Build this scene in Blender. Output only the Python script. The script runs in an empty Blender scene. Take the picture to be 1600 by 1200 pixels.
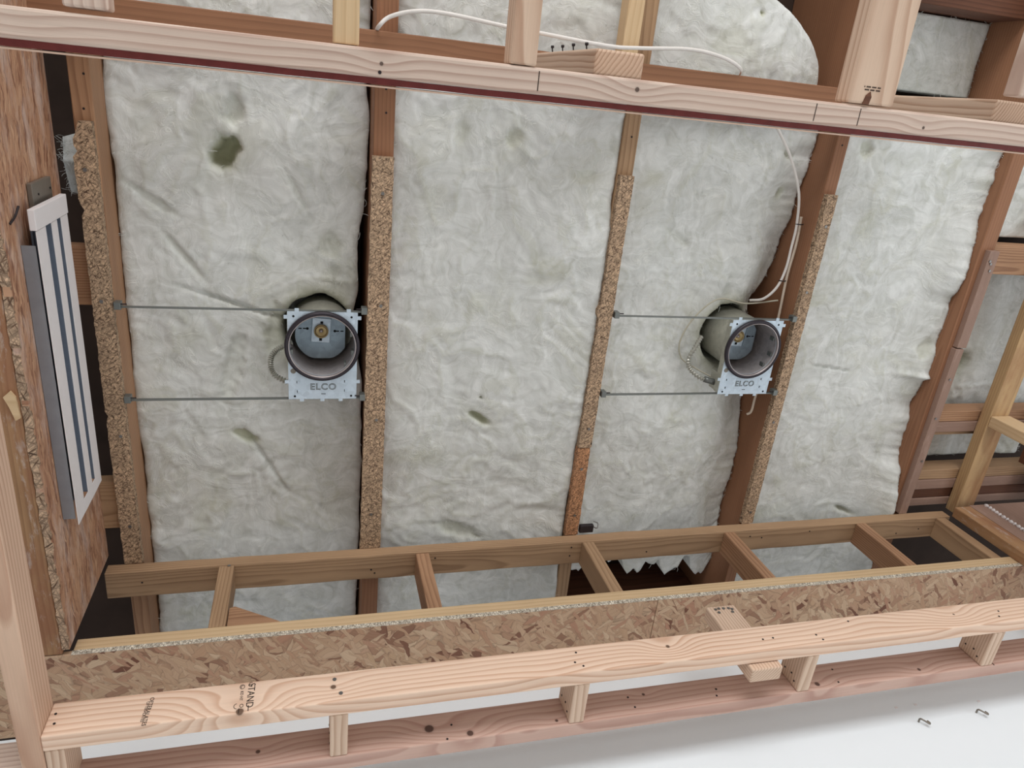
import bpy, bmesh, math, random
import numpy as np
from mathutils import Vector, Matrix
random.seed(7); rng = np.random.default_rng(11)
S = bpy.context.scene
COL = S.collection

# ------------------------------------------------------------------ camera
# World: X right along the far wall, Y along the joists towards the far wall, Z up; the camera is the origin (about 1.45 m above the floor).
cam = bpy.data.cameras.new('camera'); camo = bpy.data.objects.new('camera', cam); COL.objects.link(camo)
right = Vector((0.96334442, -0.09874039, -0.24943509)); down = Vector((-0.00511912, 0.92286403, -0.38509191)); fwd = Vector((0.2682188, 0.37225303, 0.88853045))
camo.matrix_world = Matrix(((right[0], -down[0], -fwd[0], 0), (right[1], -down[1], -fwd[1], 0), (right[2], -down[2], -fwd[2], 0), (0, 0, 0, 1)))
cam.sensor_width = 36; cam.lens = 1128.35 / 1600 * 36; cam.clip_start = 0.02; cam.clip_end = 100
S.camera = camo

# ------------------------------------------------------------------ world, lamps, exposure
w = bpy.data.worlds.new('world'); S.world = w; w.use_nodes = True
bg = w.node_tree.nodes['Background']; bg.inputs[0].default_value = (0.97, 0.985, 1.0, 1); bg.inputs[1].default_value = 0.50
def area(name, loc, target, sx, sy, power, col):
    l = bpy.data.lights.new(name, 'AREA'); l.shape = 'RECTANGLE'; l.size = sx; l.size_y = sy; l.energy = power; l.color = col
    o = bpy.data.objects.new(name, l); COL.objects.link(o); o.location = loc
    o.rotation_euler = (Vector(target) - Vector(loc)).to_track_quat('-Z', 'Y').to_euler(); return o
area('window_light', (0.2, -4.0, 0.3), (0.5, 0.0, -0.3), 3.6, 1.7, 165, (1.0, 0.99, 0.975))
area('window_light', (3.6, 0.2, -0.4), (0.2, 0.6, 1.6), 2.4, 1.6, 22, (0.95, 0.98, 1.0))
S.view_settings.view_transform = 'Standard'; S.view_settings.look = 'None'; S.view_settings.exposure = 0.0; S.view_settings.gamma = 1.0
S.view_settings.use_curve_mapping = False

# ------------------------------------------------------------------ node helpers
def lin(c):
    return tuple(((v / 255) / 12.92 if v / 255 <= 0.04045 else (((v / 255) + 0.055) / 1.055) ** 2.4) for v in c) + (1,)
class NT:
    def __init__(s, name):
        s.m = bpy.data.materials.new(name); s.m.use_nodes = True; s.t = s.m.node_tree; s.b = s.t.nodes['Principled BSDF']
        s.b.inputs['Specular IOR Level'].default_value = 0.25
    def n(s, typ, ins=None, **kw):
        nd = s.t.nodes.new(typ)
        for k, v in kw.items(): setattr(nd, k, v)
        if ins:
            for k, v in ins.items(): s.set(nd.inputs[k], v)
        return nd
    def set(s, inp, v):
        if isinstance(v, bpy.types.NodeSocket): s.t.links.new(v, inp)
        else: inp.default_value = v
    def math(s, op, a, b=0.0, c=0.0, clamp=False):
        nd = s.n('ShaderNodeMath', operation=op, use_clamp=clamp); s.set(nd.inputs[0], a); s.set(nd.inputs[1], b); s.set(nd.inputs[2], c); return nd.outputs[0]
    def vmath(s, op, a, b=(0, 0, 0)):
        nd = s.n('ShaderNodeVectorMath', operation=op); s.set(nd.inputs[0], a); s.set(nd.inputs[1], b)
        return nd.outputs['Value'] if op in ('LENGTH', 'DISTANCE', 'DOT_PRODUCT') else nd.outputs[0]
    def noise(s, v, scale, detail=4, rough=0.55, dist=0.0):
        nd = s.n('ShaderNodeTexNoise', {'Vector': v, 'Scale': scale, 'Detail': detail, 'Roughness': rough, 'Distortion': dist}); return nd.outputs
    def ramp(s, f, stops):
        nd = s.n('ShaderNodeValToRGB', {'Fac': f}); cr = nd.color_ramp
        while len(cr.elements) < len(stops): cr.elements.new(0.5)
        for e, (p, c) in zip(cr.elements, stops): e.position = p; e.color = c if len(c) == 4 else lin(c)
        return nd.outputs[0]
    def mix(s, f, a, b, blend='MIX'):
        nd = s.n('ShaderNodeMix', data_type='RGBA', blend_type=blend); s.set(nd.inputs[0], f)
        s.set(nd.inputs[6], a if isinstance(a, bpy.types.NodeSocket) else (a if len(a) == 4 else lin(a)))
        s.set(nd.inputs[7], b if isinstance(b, bpy.types.NodeSocket) else (b if len(b) == 4 else lin(b))); return nd.outputs[2]
    def coords(s, rnd=(3.0, 0.0, 0.0)):
        tc = s.n('ShaderNodeTexCoord').outputs['Object']
        oi = s.n('ShaderNodeObjectInfo').outputs['Random']
        off = s.n('ShaderNodeCombineXYZ', {'X': s.math('MULTIPLY', oi, rnd[0]), 'Y': s.math('MULTIPLY', oi, rnd[1]), 'Z': s.math('MULTIPLY', oi, rnd[2])}).outputs[0]
        return tc, s.vmath('ADD', tc, off), oi
    def done(s, col, rough=0.6, bump=None, bstr=0.2, bdist=0.002):
        s.set(s.b.inputs['Base Color'], col); s.set(s.b.inputs['Roughness'], rough)
        if bump is not None:
            nd = s.n('ShaderNodeBump', {'Strength': bstr, 'Distance': bdist, 'Height': bump}); s.set(s.b.inputs['Normal'], nd.outputs[0])
        return s.m

def plain(name, col, rough=0.5, metal=0.0, var=0.06, scale=40):
    n = NT(name); tc, p, oi = n.coords(); f = n.noise(p, scale, 3)[0]
    c = n.mix(f, tuple(v * (1 - var) for v in col), tuple(min(255, v * (1 + var)) for v in col)); n.b.inputs['Metallic'].default_value = metal
    return n.done(c, rough, f, 0.08)

def wood(name, light, dark, ring=130.0, pith=(0.03, -0.10), slope=(0.03, 0.01), knots=(), mottled=0.25, soft=0.85, stain=None, dirt=None, cut=0.0):
    """solid wood: growth rings round a pith line that runs beside the board; local X is the length"""
    n = NT(name); tc, p, oi = n.coords()
    sx = n.n('ShaderNodeSeparateXYZ', {'Vector': tc})
    wob = n.noise(n.vmath('MULTIPLY', p, (1.6, 7, 7)), 1.0, 3, 0.5)[1]
    wv = n.vmath('MULTIPLY', n.vmath('SUBTRACT', wob, (0.5, 0.5, 0.5)), (0, 0.03, 0.03))
    q = n.vmath('ADD', tc, wv)
    k = n.n('ShaderNodeSeparateXYZ', {'Vector': q})
    jit = n.math('MULTIPLY', n.math('SUBTRACT', oi, 0.5), 0.06)
    cy = n.math('ADD', n.math('MULTIPLY_ADD', k.outputs[0], slope[0], -pith[0]), jit)
    cz = n.math('ADD', n.math('MULTIPLY_ADD', k.outputs[0], slope[1], -pith[1]), jit)
    yy = n.math('ADD', k.outputs[1], cy); zz = n.math('ADD', k.outputs[2], cz)
    r = n.math('SQRT', n.math('ADD', n.math('MULTIPLY', yy, yy), n.math('MULTIPLY', zz, zz)))
    dk = None
    for (kx, ky, kz, sp, amp, rad) in knots:
        v = n.vmath('MULTIPLY', n.vmath('SUBTRACT', tc, (kx, ky, kz)), (0.55, 1, 1))
        d = n.vmath('LENGTH', v)
        e = n.math('POWER', 2.718, n.math('MULTIPLY', n.math('MULTIPLY', d, d), -1 / (sp * sp)))
        r = n.math('MULTIPLY_ADD', e, amp, r)
        if rad:
            sm = n.math('SUBTRACT', 1.0, n.math('DIVIDE', n.vmath('LENGTH', n.vmath('SUBTRACT', tc, (kx, ky, kz))), rad * 1.5), clamp=True)
            dk = sm if dk is None else n.math('MAXIMUM', dk, sm)
    ph = n.math('FRACT', n.math('MULTIPLY', r, ring))
    fine = n.noise(n.vmath('MULTIPLY', p, (6, 420, 420)), 1.0, 3, 0.6)[0]
    mot = n.noise(n.vmath('MULTIPLY', p, (2.5, 12, 12)), 1.0, 4, 0.6)[0]
    g = n.ramp(ph, [(0.0, (255, 255, 255)), (0.45, (225, 225, 225)), (0.82, (0, 0, 0)), (0.9, (20, 20, 20)), (1.0, (255, 255, 255))])
    gs = n.math('MULTIPLY', n.math('SUBTRACT', 1.0, g), soft)
    gs = n.math('MULTIPLY', gs, n.math('MULTIPLY_ADD', mot, 1.1, 0.35), clamp=True)
    c = n.mix(gs, light, dark)
    c = n.mix(n.math('MULTIPLY', n.math('SUBTRACT', fine, 0.35), 0.45, clamp=True), c, tuple(v * 0.72 for v in light))
    c = n.mix(n.math('MULTIPLY', n.math('SUBTRACT', mot, 0.42), mottled * 3, clamp=True), c, tuple(v * 0.80 for v in dark))
    if dk is not None:
        c = n.mix(n.ramp(dk, [(0.0, (0, 0, 0)), (0.33, (110, 110, 110)), (0.5, (255, 255, 255))]), c, tuple(v * 0.55 for v in dark))
    if stain:
        f = n.noise(n.vmath('MULTIPLY', p, (3.0, 9, 9)), 1.3, 5, 0.65)[0]
        c = n.mix(n.ramp(f, [(0.47, (0, 0, 0)), (0.62, (200, 200, 200))]), c, stain)
    if dirt:
        f = n.noise(n.vmath('MULTIPLY', p, (9, 30, 30)), 2.0, 6, 0.7)[0]
        c = n.mix(n.ramp(f, [(0.55, (0, 0, 0)), (0.68, (190, 190, 190))]), c, dirt)
    h = n.math('ADD', n.math('MULTIPLY', gs, 0.5), fine)
    return n.done(c, 0.62, h, 0.22, 0.0012)

def osb(name, cols, fl=(16, 60), along=0.0, dust=None, dust_at=(0.55, 0.7), z=1.0):
    """oriented strand board: overlapping flakes, local XY is the sheet"""
    n = NT(name); tc, p, oi = n.coords((3, 1.3, 0))
    warp = n.vmath('MULTIPLY', n.vmath('SUBTRACT', n.noise(p, 14, 3)[1], (0.5, 0.5, 0.5)), (0.035, 0.035, 0.0))
    q = n.vmath('ADD', p, warp); c = None; h = None
    for i, a in enumerate((0.1, 1.25, -0.55, 0.62, -1.1, 2.4)):
        rot = n.n('ShaderNodeVectorRotate', {'Vector': n.vmath('ADD', q, (i * 3.1, i * 1.7, 0)), 'Angle': a * (1 - along)}, rotation_type='Z_AXIS').outputs[0]
        s = (1, 1.1, 0.9, 1.5, 2.2, 3.2)[i]
        vv = n.vmath('MULTIPLY', rot, (fl[0] * s, fl[1] * s, 3 * z))
        vo = n.n('ShaderNodeTexVoronoi', {'Vector': vv, 'Scale': 1.0, 'Randomness': 1.0}); ve = n.n('ShaderNodeTexVoronoi', {'Vector': vv, 'Scale': 1.0}, feature='DISTANCE_TO_EDGE')
        sr = n.n('ShaderNodeSeparateColor', {'Color': vo.outputs['Color']})
        fc = n.ramp(sr.outputs[0], [(k / (len(cols) - 1), cc) for k, cc in enumerate(cols)])
        ed = n.ramp(ve.outputs[0], [(0.0, (0, 0, 0)), (0.06, (255, 255, 255))])
        fib = n.noise(n.vmath('MULTIPLY', rot, (14, 330, 10)), 1.0, 2)[0]
        fc = n.mix(n.math('MULTIPLY', n.math('SUBTRACT', fib, 0.38), 0.5, clamp=True), fc, tuple(v * 0.62 for v in cols[0]))
        fc = n.mix(n.math('MULTIPLY', n.math('SUBTRACT', 1.0, ed), 0.38), fc, tuple(v * 0.5 for v in cols[0]))
        if c is None: c, h = fc, sr.outputs[1]
        else:
            m = n.math('GREATER_THAN', sr.outputs[2], 0.62 if i < 4 else 0.78)
            c = n.mix(m, c, fc); hh = n.n('ShaderNodeMix', {0: m, 2: h, 3: n.math('MULTIPLY', sr.outputs[1], ed)}); h = hh.outputs[0]
    if dust:
        f = n.noise(n.vmath('MULTIPLY', p, (3.5, 9, 9)), 2.0, 7, 0.68)[0]
        c = n.mix(n.ramp(f, [(dust_at[0], (0, 0, 0)), (dust_at[1], (215, 215, 215))]), c, dust)
    return n.done(c, 0.6, h, 0.35, 0.0015)

def chipboard(name, light, dark, sc=1.0, stretch=(150, 420)):
    n = NT(name); tc, p, oi = n.coords()
    c = None; h = None
    for i, a in enumerate((0.3, 1.2, -0.6, 2.2)):
        rot = n.n('ShaderNodeVectorRotate', {'Vector': n.vmath('ADD', p, (i * 2.3, i, 0)), 'Angle': a}, rotation_type='Z_AXIS').outputs[0]
        f = n.noise(n.vmath('MULTIPLY', rot, (stretch[0] * sc, stretch[1] * sc, 200 * sc)), 1.0, 2, 0.6)[0]
        h = f if h is None else n.math('MINIMUM', h, f)
    big = n.noise(p, 16, 4)[0]
    c = n.ramp(h, [(0.25, tuple(v * 0.5 for v in dark)), (0.33, dark), (0.38, tuple(v * 0.8 for v in light)), (0.45, light), (0.52, tuple(min(255, v * 1.22) for v in light))])
    c = n.mix(n.math('MULTIPLY', n.math('SUBTRACT', big, 0.45), 1.6, clamp=True), c, tuple(v * 0.75 for v in light))
    return n.done(c, 0.7, h, 0.6, 0.003)

# ------------------------------------------------------------------ materials
m_fresh = wood('fresh_fir_peach', (240, 212, 190), (204, 160, 132), ring=88, pith=(-0.20, 0.10), slope=(0.0, 0.012), mottled=0.05, soft=0.8,
    knots=((-1.003, 0.0, 0.018, 0.028, 0.014, 0.006), (-1.176, -0.034, 0.018, 0.05, 0.06, 0.008), (-0.261, 0.007, 0.018, 0.032, 0.034, 0.005), (0.555, 0.006, 0.018, 0.045, 0.03, 0.003), (0.30, 0.04, 0.018, 0.05, -0.02, 0), (-0.55, -0.03, 0.018, 0.05, 0.012, 0)))
m_pale = wood('fresh_fir_pale', (218, 198, 184), (178, 148, 134), ring=95, pith=(0.16, 0.03), slope=(0.0015, 0.002), mottled=0.10, soft=0.75,
    knots=((-0.304, 0.0, -0.04, 0.022, 0.010, 0.003), (0.08, -0.004, -0.04, 0.028, 0.016, 0.004), (0.62, 0.005, -0.04, 0.025, 0.01, 0.003), (-0.75, 0.0, -0.04, 0.035, 0.01, 0)))
m_block = wood('fresh_fir_offcut', (222, 196, 174), (174, 138, 114), ring=150, pith=(-0.10, 0.16), slope=(0.01, 0.0), mottled=0.06, soft=0.75)
m_stud = wood('fresh_fir_stud', (222, 196, 174), (178, 140, 116), ring=85, pith=(0.05, 0.10), slope=(0.02, 0.02), mottled=0.1, soft=0.75)
m_pink = wood('pinkish_fir', (208, 176, 162), (172, 130, 116), ring=70, pith=(-0.14, 0.05), slope=(0.01, 0.02), mottled=0.15, soft=0.7,
    knots=((-0.852, 0.0, 0.018, 0.035, 0.03, 0.011), (-0.767, -0.026, 0.018, 0.038, 0.035, 0.008), (-0.341, 0.016, 0.018, 0.02, 0.012, 0.004), (-0.57, -0.024, 0.018, 0.03, 0.012, 0.004), (0.114, -0.022, 0.018, 0.035, 0.025, 0.007), (0.427, -0.02, 0.018, 0.03, 0.02, 0.005), (-1.2, 0.0, 0.018, 0.03, 0.02, 0.005)))
m_left = wood('fir_rail_left', (220, 188, 164), (180, 138, 114), ring=90, pith=(0.04, -0.08), slope=(0.02, 0.03), mottled=0.15, soft=0.75,
    knots=((0.27, -0.005, -0.03, 0.04, 0.02, 0.008), (-0.1, 0.0, -0.03, 0.02, 0.01, 0.003)))
m_tan = wood('aged_fir_tan', (182, 150, 118), (136, 106, 80), ring=170, pith=(0.04, -0.06), slope=(0.006, 0.01), mottled=0.3, soft=0.7)
m_orange = wood('aged_fir_orange', (184, 144, 112), (134, 96, 72), ring=170, pith=(0.04, -0.06), slope=(0.006, 0.01), mottled=0.35, soft=0.75, dirt=None)
m_brown = wood('aged_fir_brown', (158, 114, 86), (124, 86, 64), ring=120, pith=(0.05, -0.14), slope=(0.004, 0.006), mottled=0.25, soft=0.5)
m_yellow = wood('fir_yellow', (218, 190, 152), (188, 154, 114), ring=120, pith=(0.05, -0.12), slope=(0.004, 0.01), mottled=0.2, soft=0.5)
m_post = wood('fir_post_yellow', (196, 164, 122), (152, 118, 84), ring=110, pith=(0.05, -0.10), slope=(0.01, 0.02), mottled=0.35, soft=0.6, stain=(150, 104, 72))
m_stain = wood('stained_old_fir', (176, 138, 102), (126, 90, 62), ring=120, pith=(0.05, -0.10), slope=(0.01, 0.02), mottled=0.4, soft=0.5, stain=(140, 92, 70), dirt=(200, 190, 184))
m_paint = wood('brown_painted_fir', (156, 128, 114), (136, 108, 96), ring=60, mottled=0.2, soft=0.25, dirt=(176, 150, 138))
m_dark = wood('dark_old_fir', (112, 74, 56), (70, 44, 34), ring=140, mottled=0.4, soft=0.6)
OC = [(120, 80, 64), (172, 136, 112), (194, 162, 134), (204, 174, 146), (188, 152, 124), (212, 186, 158), (200, 170, 142), (190, 158, 130), (206, 178, 150), (182, 140, 116), (198, 168, 138)]
m_osb = osb('strand_board', OC, (9, 42))
m_osbw = osb('weathered_strand_board', [(140, 96, 74), (180, 134, 106), (202, 158, 126), (186, 140, 112), (212, 172, 140)], (9, 90), along=0.85, dust=(222, 206, 198), dust_at=(0.48, 0.72))
m_osbe = chipboard('strand_board_edge', (206, 198, 184), (150, 136, 116), 0.8, (60, 500))
m_osbe2 = chipboard('rough_strand_board_edge', (176, 150, 126), (112, 84, 66), 0.5, (40, 420))
m_chip = chipboard('chipboard_edge', (176, 150, 124), (98, 74, 58), 1.0, (70, 250))
m_chip2 = chipboard('chipboard_edge_dark', (176, 130, 96), (104, 68, 48), 1.0, (75, 270))
m_galv = None
def galv(name, a, b, metal, rough):
    n = NT(name); tc, p, oi = n.coords(); vo = n.n('ShaderNodeTexVoronoi', {'Vector': p, 'Scale': 90.0})
    s = n.n('ShaderNodeSeparateColor', {'Color': vo.outputs['Color']}); f = n.noise(p, 25, 4)[0]
    c = n.mix(n.math('MULTIPLY', s.outputs[0], 0.5), n.mix(f, a, b), tuple(v * 0.86 for v in a)); n.b.inputs['Metallic'].default_value = metal
    return n.done(c, rough, f, 0.1, 0.001)
m_galv = galv('galvanised_sheet', (196, 212, 226), (212, 226, 238), 0.35, 0.42)
m_galvd = galv('galvanised_socket_plate', (140, 156, 168), (156, 172, 184), 0.45, 0.38)
m_can = galv('galvanised_housing', (176, 176, 166), (190, 190, 178), 0.5, 0.45)
m_in = galv('galvanised_inner_wall', (176, 168, 168), (200, 194, 194), 0.45, 0.35)
m_cond = plain('flexible_steel', (176, 176, 168), 0.35, 0.5)
m_bar = plain('galvanised_bar', (120, 124, 122), 0.4, 0.6)
m_ring = plain('dark_gasket', (56, 52, 58), 0.35, 0.3)
m_ring2 = plain('trim_ring_metal', (176, 168, 168), 0.3, 0.6)
m_black = plain('black_hole', (16, 16, 18), 0.8)
m_brass = plain('brass_socket', (150, 132, 96), 0.3, 0.85)
m_white = plain('white_enamel', (232, 228, 230), 0.4, 0, 0.02)
m_slot = plain('blue_grey_damper', (112, 122, 138), 0.45, 0.1, 0.04)
m_duct = plain('grey_duct_metal', (146, 150, 158), 0.4, 0.4)
m_duct2 = plain('tarnished_bracket', (132, 126, 118), 0.45, 0.5)
m_cable = plain('cable_sheath', (226, 222, 218), 0.45, 0, 0.03)
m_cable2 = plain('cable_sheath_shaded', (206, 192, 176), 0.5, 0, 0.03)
m_wire = plain('thin_wire', (180, 176, 160), 0.5)
m_nail = plain('nail_steel', (128, 126, 124), 0.35, 0.7)
m_naild = plain('nail_dark', (52, 46, 48), 0.5, 0.3)
m_ink = plain('black_ink', (58, 48, 44), 0.7)
m_red = plain('red_edge_seal', (104, 46, 44), 0.6, 0, 0.15, 60)
m_ply = plain('pale_ply', (204, 176, 158), 0.6, 0, 0.05)
m_wall = plain('white_drywall', (236, 243, 248), 0.55, 0, 0.008, 6)
m_floor = plain('pale_bounce_floor', (222, 218, 212), 0.7, 0, 0.05, 3)  # unseen floor, made very pale so it bounces light upward
m_deck = plain('old_roof_sheathing', (58, 46, 40), 0.8, 0, 0.3, 9)
m_caulk = plain('white_caulk', (214, 208, 208), 0.6)

def insul_mat():
    n = NT('glass_wool'); tc = n.n('ShaderNodeTexCoord').outputs['Object']
    at = n.n('ShaderNodeAttribute', attribute_name='tint').outputs['Color']
    a = n.n('ShaderNodeSeparateColor', {'Color': at})
    wv = n.vmath('MULTIPLY', n.vmath('SUBTRACT', n.noise(tc, 5.5, 3)[1], (0.5, 0.5, 0.5)), (0.24, 0.24, 0.1))
    q = n.vmath('ADD', tc, wv)
    f1 = n.noise(n.vmath('MULTIPLY', q, (34, 7, 14)), 1.0, 8, 0.6, 0.7)[0]
    f2 = n.noise(n.vmath('MULTIPLY', q, (8, 40, 14)), 1.0, 8, 0.6, 0.7)[0]
    f3 = n.noise(tc, 260, 3, 0.7)[0]
    f4 = n.noise(q, 5.5, 5, 0.6, 0.8)[0]
    f = n.math('MULTIPLY_ADD', f1, 0.5, n.math('MULTIPLY', f2, 0.5))
    c = n.ramp(f, [(0.36, (198, 201, 196)), (0.5, (215, 218, 216)), (0.64, (231, 234, 233))])
    c = n.mix(n.ramp(f4, [(0.52, (0, 0, 0)), (0.72, (140, 140, 140))]), c, (200, 199, 180))
    w1 = n.noise(n.vmath('MULTIPLY', q, (13, 13, 13)), 1.0, 5, 0.62, 1.4)[0]
    wl = n.math('SUBTRACT', 1.0, n.math('MULTIPLY', n.math('ABSOLUTE', n.math('SUBTRACT', w1, 0.5)), 34.0), clamp=True)
    wl = n.math('MULTIPLY', wl, n.ramp(n.noise(tc, 7, 3)[0], [(0.45, (0, 0, 0)), (0.6, (255, 255, 255))]))
    c = n.mix(n.math('MULTIPLY', wl, 0.45), c, (244, 246, 242))
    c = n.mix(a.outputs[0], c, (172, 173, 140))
    h = n.math('ADD', n.math('MULTIPLY', f, 1.0), n.math('ADD', n.math('MULTIPLY', f3, 0.06), n.math('MULTIPLY_ADD', f4, 0.6, n.math('MULTIPLY', wl, 0.25))))
    n.b.inputs['Specular IOR Level'].default_value = 0.05
    return n.done(c, 1.0, h, 0.42, 0.007)
m_ins = insul_mat()

# ------------------------------------------------------------------ object helpers
MW = {}
def link(o, parent=None, mw=None):
    COL.objects.link(o)
    mw = mw if mw is not None else Matrix.Identity(4)
    if parent is not None:
        o.parent = parent; o.matrix_basis = MW[parent.name].inverted() @ mw
    else: o.matrix_basis = mw
    MW[o.name] = mw; return o
def tag(o, label=None, cat=None, group=None, kind=None):
    for k, v in (('label', label), ('category', cat), ('group', group), ('kind', kind)):
        if v: o[k] = v
    return o
def empty(name, loc, label, cat, group=None):
    e = bpy.data.objects.new(name, None); e.empty_display_size = 0.02
    link(e, None, Matrix.Translation(loc)); return tag(e, label, cat, group)
def meshobj(name, me, mat, parent=None, mw=None, smooth=False):
    o = bpy.data.objects.new(name, me)
    if mat and not me.materials:
        for mm in (mat if isinstance(mat, (list, tuple)) else [mat]): me.materials.append(mm)
    if smooth: me.polygons.foreach_set('use_smooth', [True] * len(me.polygons))
    return link(o, parent, mw)
AX = {'x': Matrix.Identity(4), 'y': Matrix(((0, -1, 0, 0), (1, 0, 0, 0), (0, 0, 1, 0), (0, 0, 0, 1))), 'z': Matrix(((0, 0, -1, 0), (0, 1, 0, 0), (1, 0, 0, 0), (0, 0, 0, 1))),
      'xv': Matrix(((1, 0, 0, 0), (0, 0, -1, 0), (0, 1, 0, 0), (0, 0, 0, 1))),   # local Y -> world Z, local Z -> world -Y (board on edge facing -Y)
      'yv': Matrix(((0, 0, 1, 0), (1, 0, 0, 0), (0, 1, 0, 0), (0, 0, 0, 1)))}    # length along Y, local Y -> world Z, local Z -> world X
def box_mesh(dx, dy, dz, bev=0.0025, seg=2, name='board', rough=0.0, cuts=0):
    bm = bmesh.new(); bmesh.ops.create_cube(bm, size=1)
    for v in bm.verts: v.co = Vector((v.co.x * dx, v.co.y * dy, v.co.z * dz))
    if cuts:
        e = [e for e in bm.edges if abs((e.verts[0].co - e.verts[1].co).x) > dx * 0.5]
        bmesh.ops.subdivide_edges(bm, edges=e, cuts=cuts)
        for v in bm.verts:
            v.co.y += random.gauss(0, rough); v.co.z += random.gauss(0, rough * 0.5)
    if bev:
        eds = [e for e in bm.edges if len(e.link_faces) == 2 and e.calc_face_angle(0) > 0.8]
        bmesh.ops.bevel(bm, geom=eds, offset=min(bev, dx * .3, dy * .3, dz * .3), segments=seg, affect='EDGES', profile=0.5)
    me = bpy.data.meshes.new(name); bm.to_mesh(me); bm.free(); return me
def board(name, x, y, z, axis, mat, parent=None, bev=0.0025, rough=0.0, cuts=0, **tg):
    """box from ranges x, y, z whose local X runs along the grain"""
    R = AX[axis]; c = Vector(((x[0] + x[1]) / 2, (y[0] + y[1]) / 2, (z[0] + z[1]) / 2)); d = Vector((x[1] - x[0], y[1] - y[0], z[1] - z[0]))
    l = R.to_3x3().transposed() @ d
    o = meshobj(name, box_mesh(abs(l.x), abs(l.y), abs(l.z), bev, 2, name, rough, cuts), mat, parent, Matrix.Translation(c) @ R)
    return tag(o, **tg)
def pts_obj(name, verts, faces, mat, parent=None, mw=None, smooth=False):
    me = bpy.data.meshes.new(name); me.from_pydata([tuple(v) for v in verts], [], faces); me.update(); return meshobj(name, me, mat, parent, mw, smooth)
def prism(name, poly, axis, a, b, mat, parent=None, **tg):
    """extrude a polygon of 2D points along a world axis from a to b"""
    def P(u, v, t): return {'x': (t, u, v), 'y': (u, t, v), 'z': (u, v, t)}[axis]
    n = len(poly); vs = [P(u, v, a) for u, v in poly] + [P(u, v, b) for u, v in poly]
    c = sum((Vector(v) for v in vs), Vector()) / len(vs)
    vs = [Vector(v) - c for v in vs]
    fs = [tuple(range(n))[::-1], tuple(range(n, 2 * n))] + [(i, (i + 1) % n, n + (i + 1) % n, n + i) for i in range(n)]
    me = bpy.data.meshes.new(name); me.from_pydata([tuple(v) for v in vs], [], fs)
    bm = bmesh.new(); bm.from_mesh(me); bmesh.ops.recalc_face_normals(bm, faces=bm.faces); bm.to_mesh(me); bm.free()
    return tag(meshobj(name, me, mat, parent, Matrix.Translation(c)), **tg)
def lathe(name, prof, mat, parent, loc, n=40, smooth=True, closed=False):
    vs = []; fs = []
    for r, z in prof:
        for i in range(n): a = 2 * math.pi * i / n; vs.append((r * math.cos(a), r * math.sin(a), z))
    k = len(prof)
    for j in range(k if closed else k - 1):
        for i in range(n):
            a, b = j * n + i, j * n + (i + 1) % n; j2 = (j + 1) % k
            fs.append((a, b, j2 * n + (i + 1) % n, j2 * n + i))
    o = pts_obj(name, vs, fs, mat, parent, Matrix.Translation(loc), smooth)
    bm = bmesh.new(); bm.from_mesh(o.data); bmesh.ops.recalc_face_normals(bm, faces=bm.faces); bm.to_mesh(o.data); bm.free(); return o
def spline(P, m=12):
    P = [Vector(p) for p in P]; Q = [P[0] * 2 - P[1]] + P + [P[-1] * 2 - P[-2]]; out = []
    for i in range(1, len(Q) - 2):
        a, b, c, d = Q[i - 1:i + 3]
        for k in range(m):
            t = k / m; out.append(0.5 * ((2 * b) + (c - a) * t + (2 * a - 5 * b + 4 * c - d) * t * t + (3 * b - a - 3 * c + d) * t ** 3))
    out.append(P[-1]); return out
def tube(name, P, r, mat, parent=None, n=8, m=12, flat=1.0, ribs=0.0, **tg):
    Q = spline(P, m); c0 = Q[0].copy(); vs = []; fs = []; up = Vector((0, 0, 1))
    for i, p in enumerate(Q):
        t = (Q[min(i + 1, len(Q) - 1)] - Q[max(i - 1, 0)]).normalized(); s = t.cross(up)
        s = s.normalized() if s.length > 1e-3 else Vector((1, 0, 0)); u = s.cross(t)
        rr = r * (1 + ribs * (1 if i % 2 else -1))
        for k in range(n): a = 2 * math.pi * k / n; vs.append(p - c0 + s * math.cos(a) * rr + u * math.sin(a) * rr * flat)
    for i in range(len(Q) - 1):
        for k in range(n): fs.append((i * n + k, i * n + (k + 1) % n, (i + 1) * n + (k + 1) % n, (i + 1) * n + k))
    fs.append(tuple(range(n))[::-1]); fs.append(tuple(range((len(Q) - 1) * n, len(Q) * n)))
    o = pts_obj(name, vs, fs, mat, parent, Matrix.Translation(c0), smooth=not ribs); return tag(o, **tg)

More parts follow.
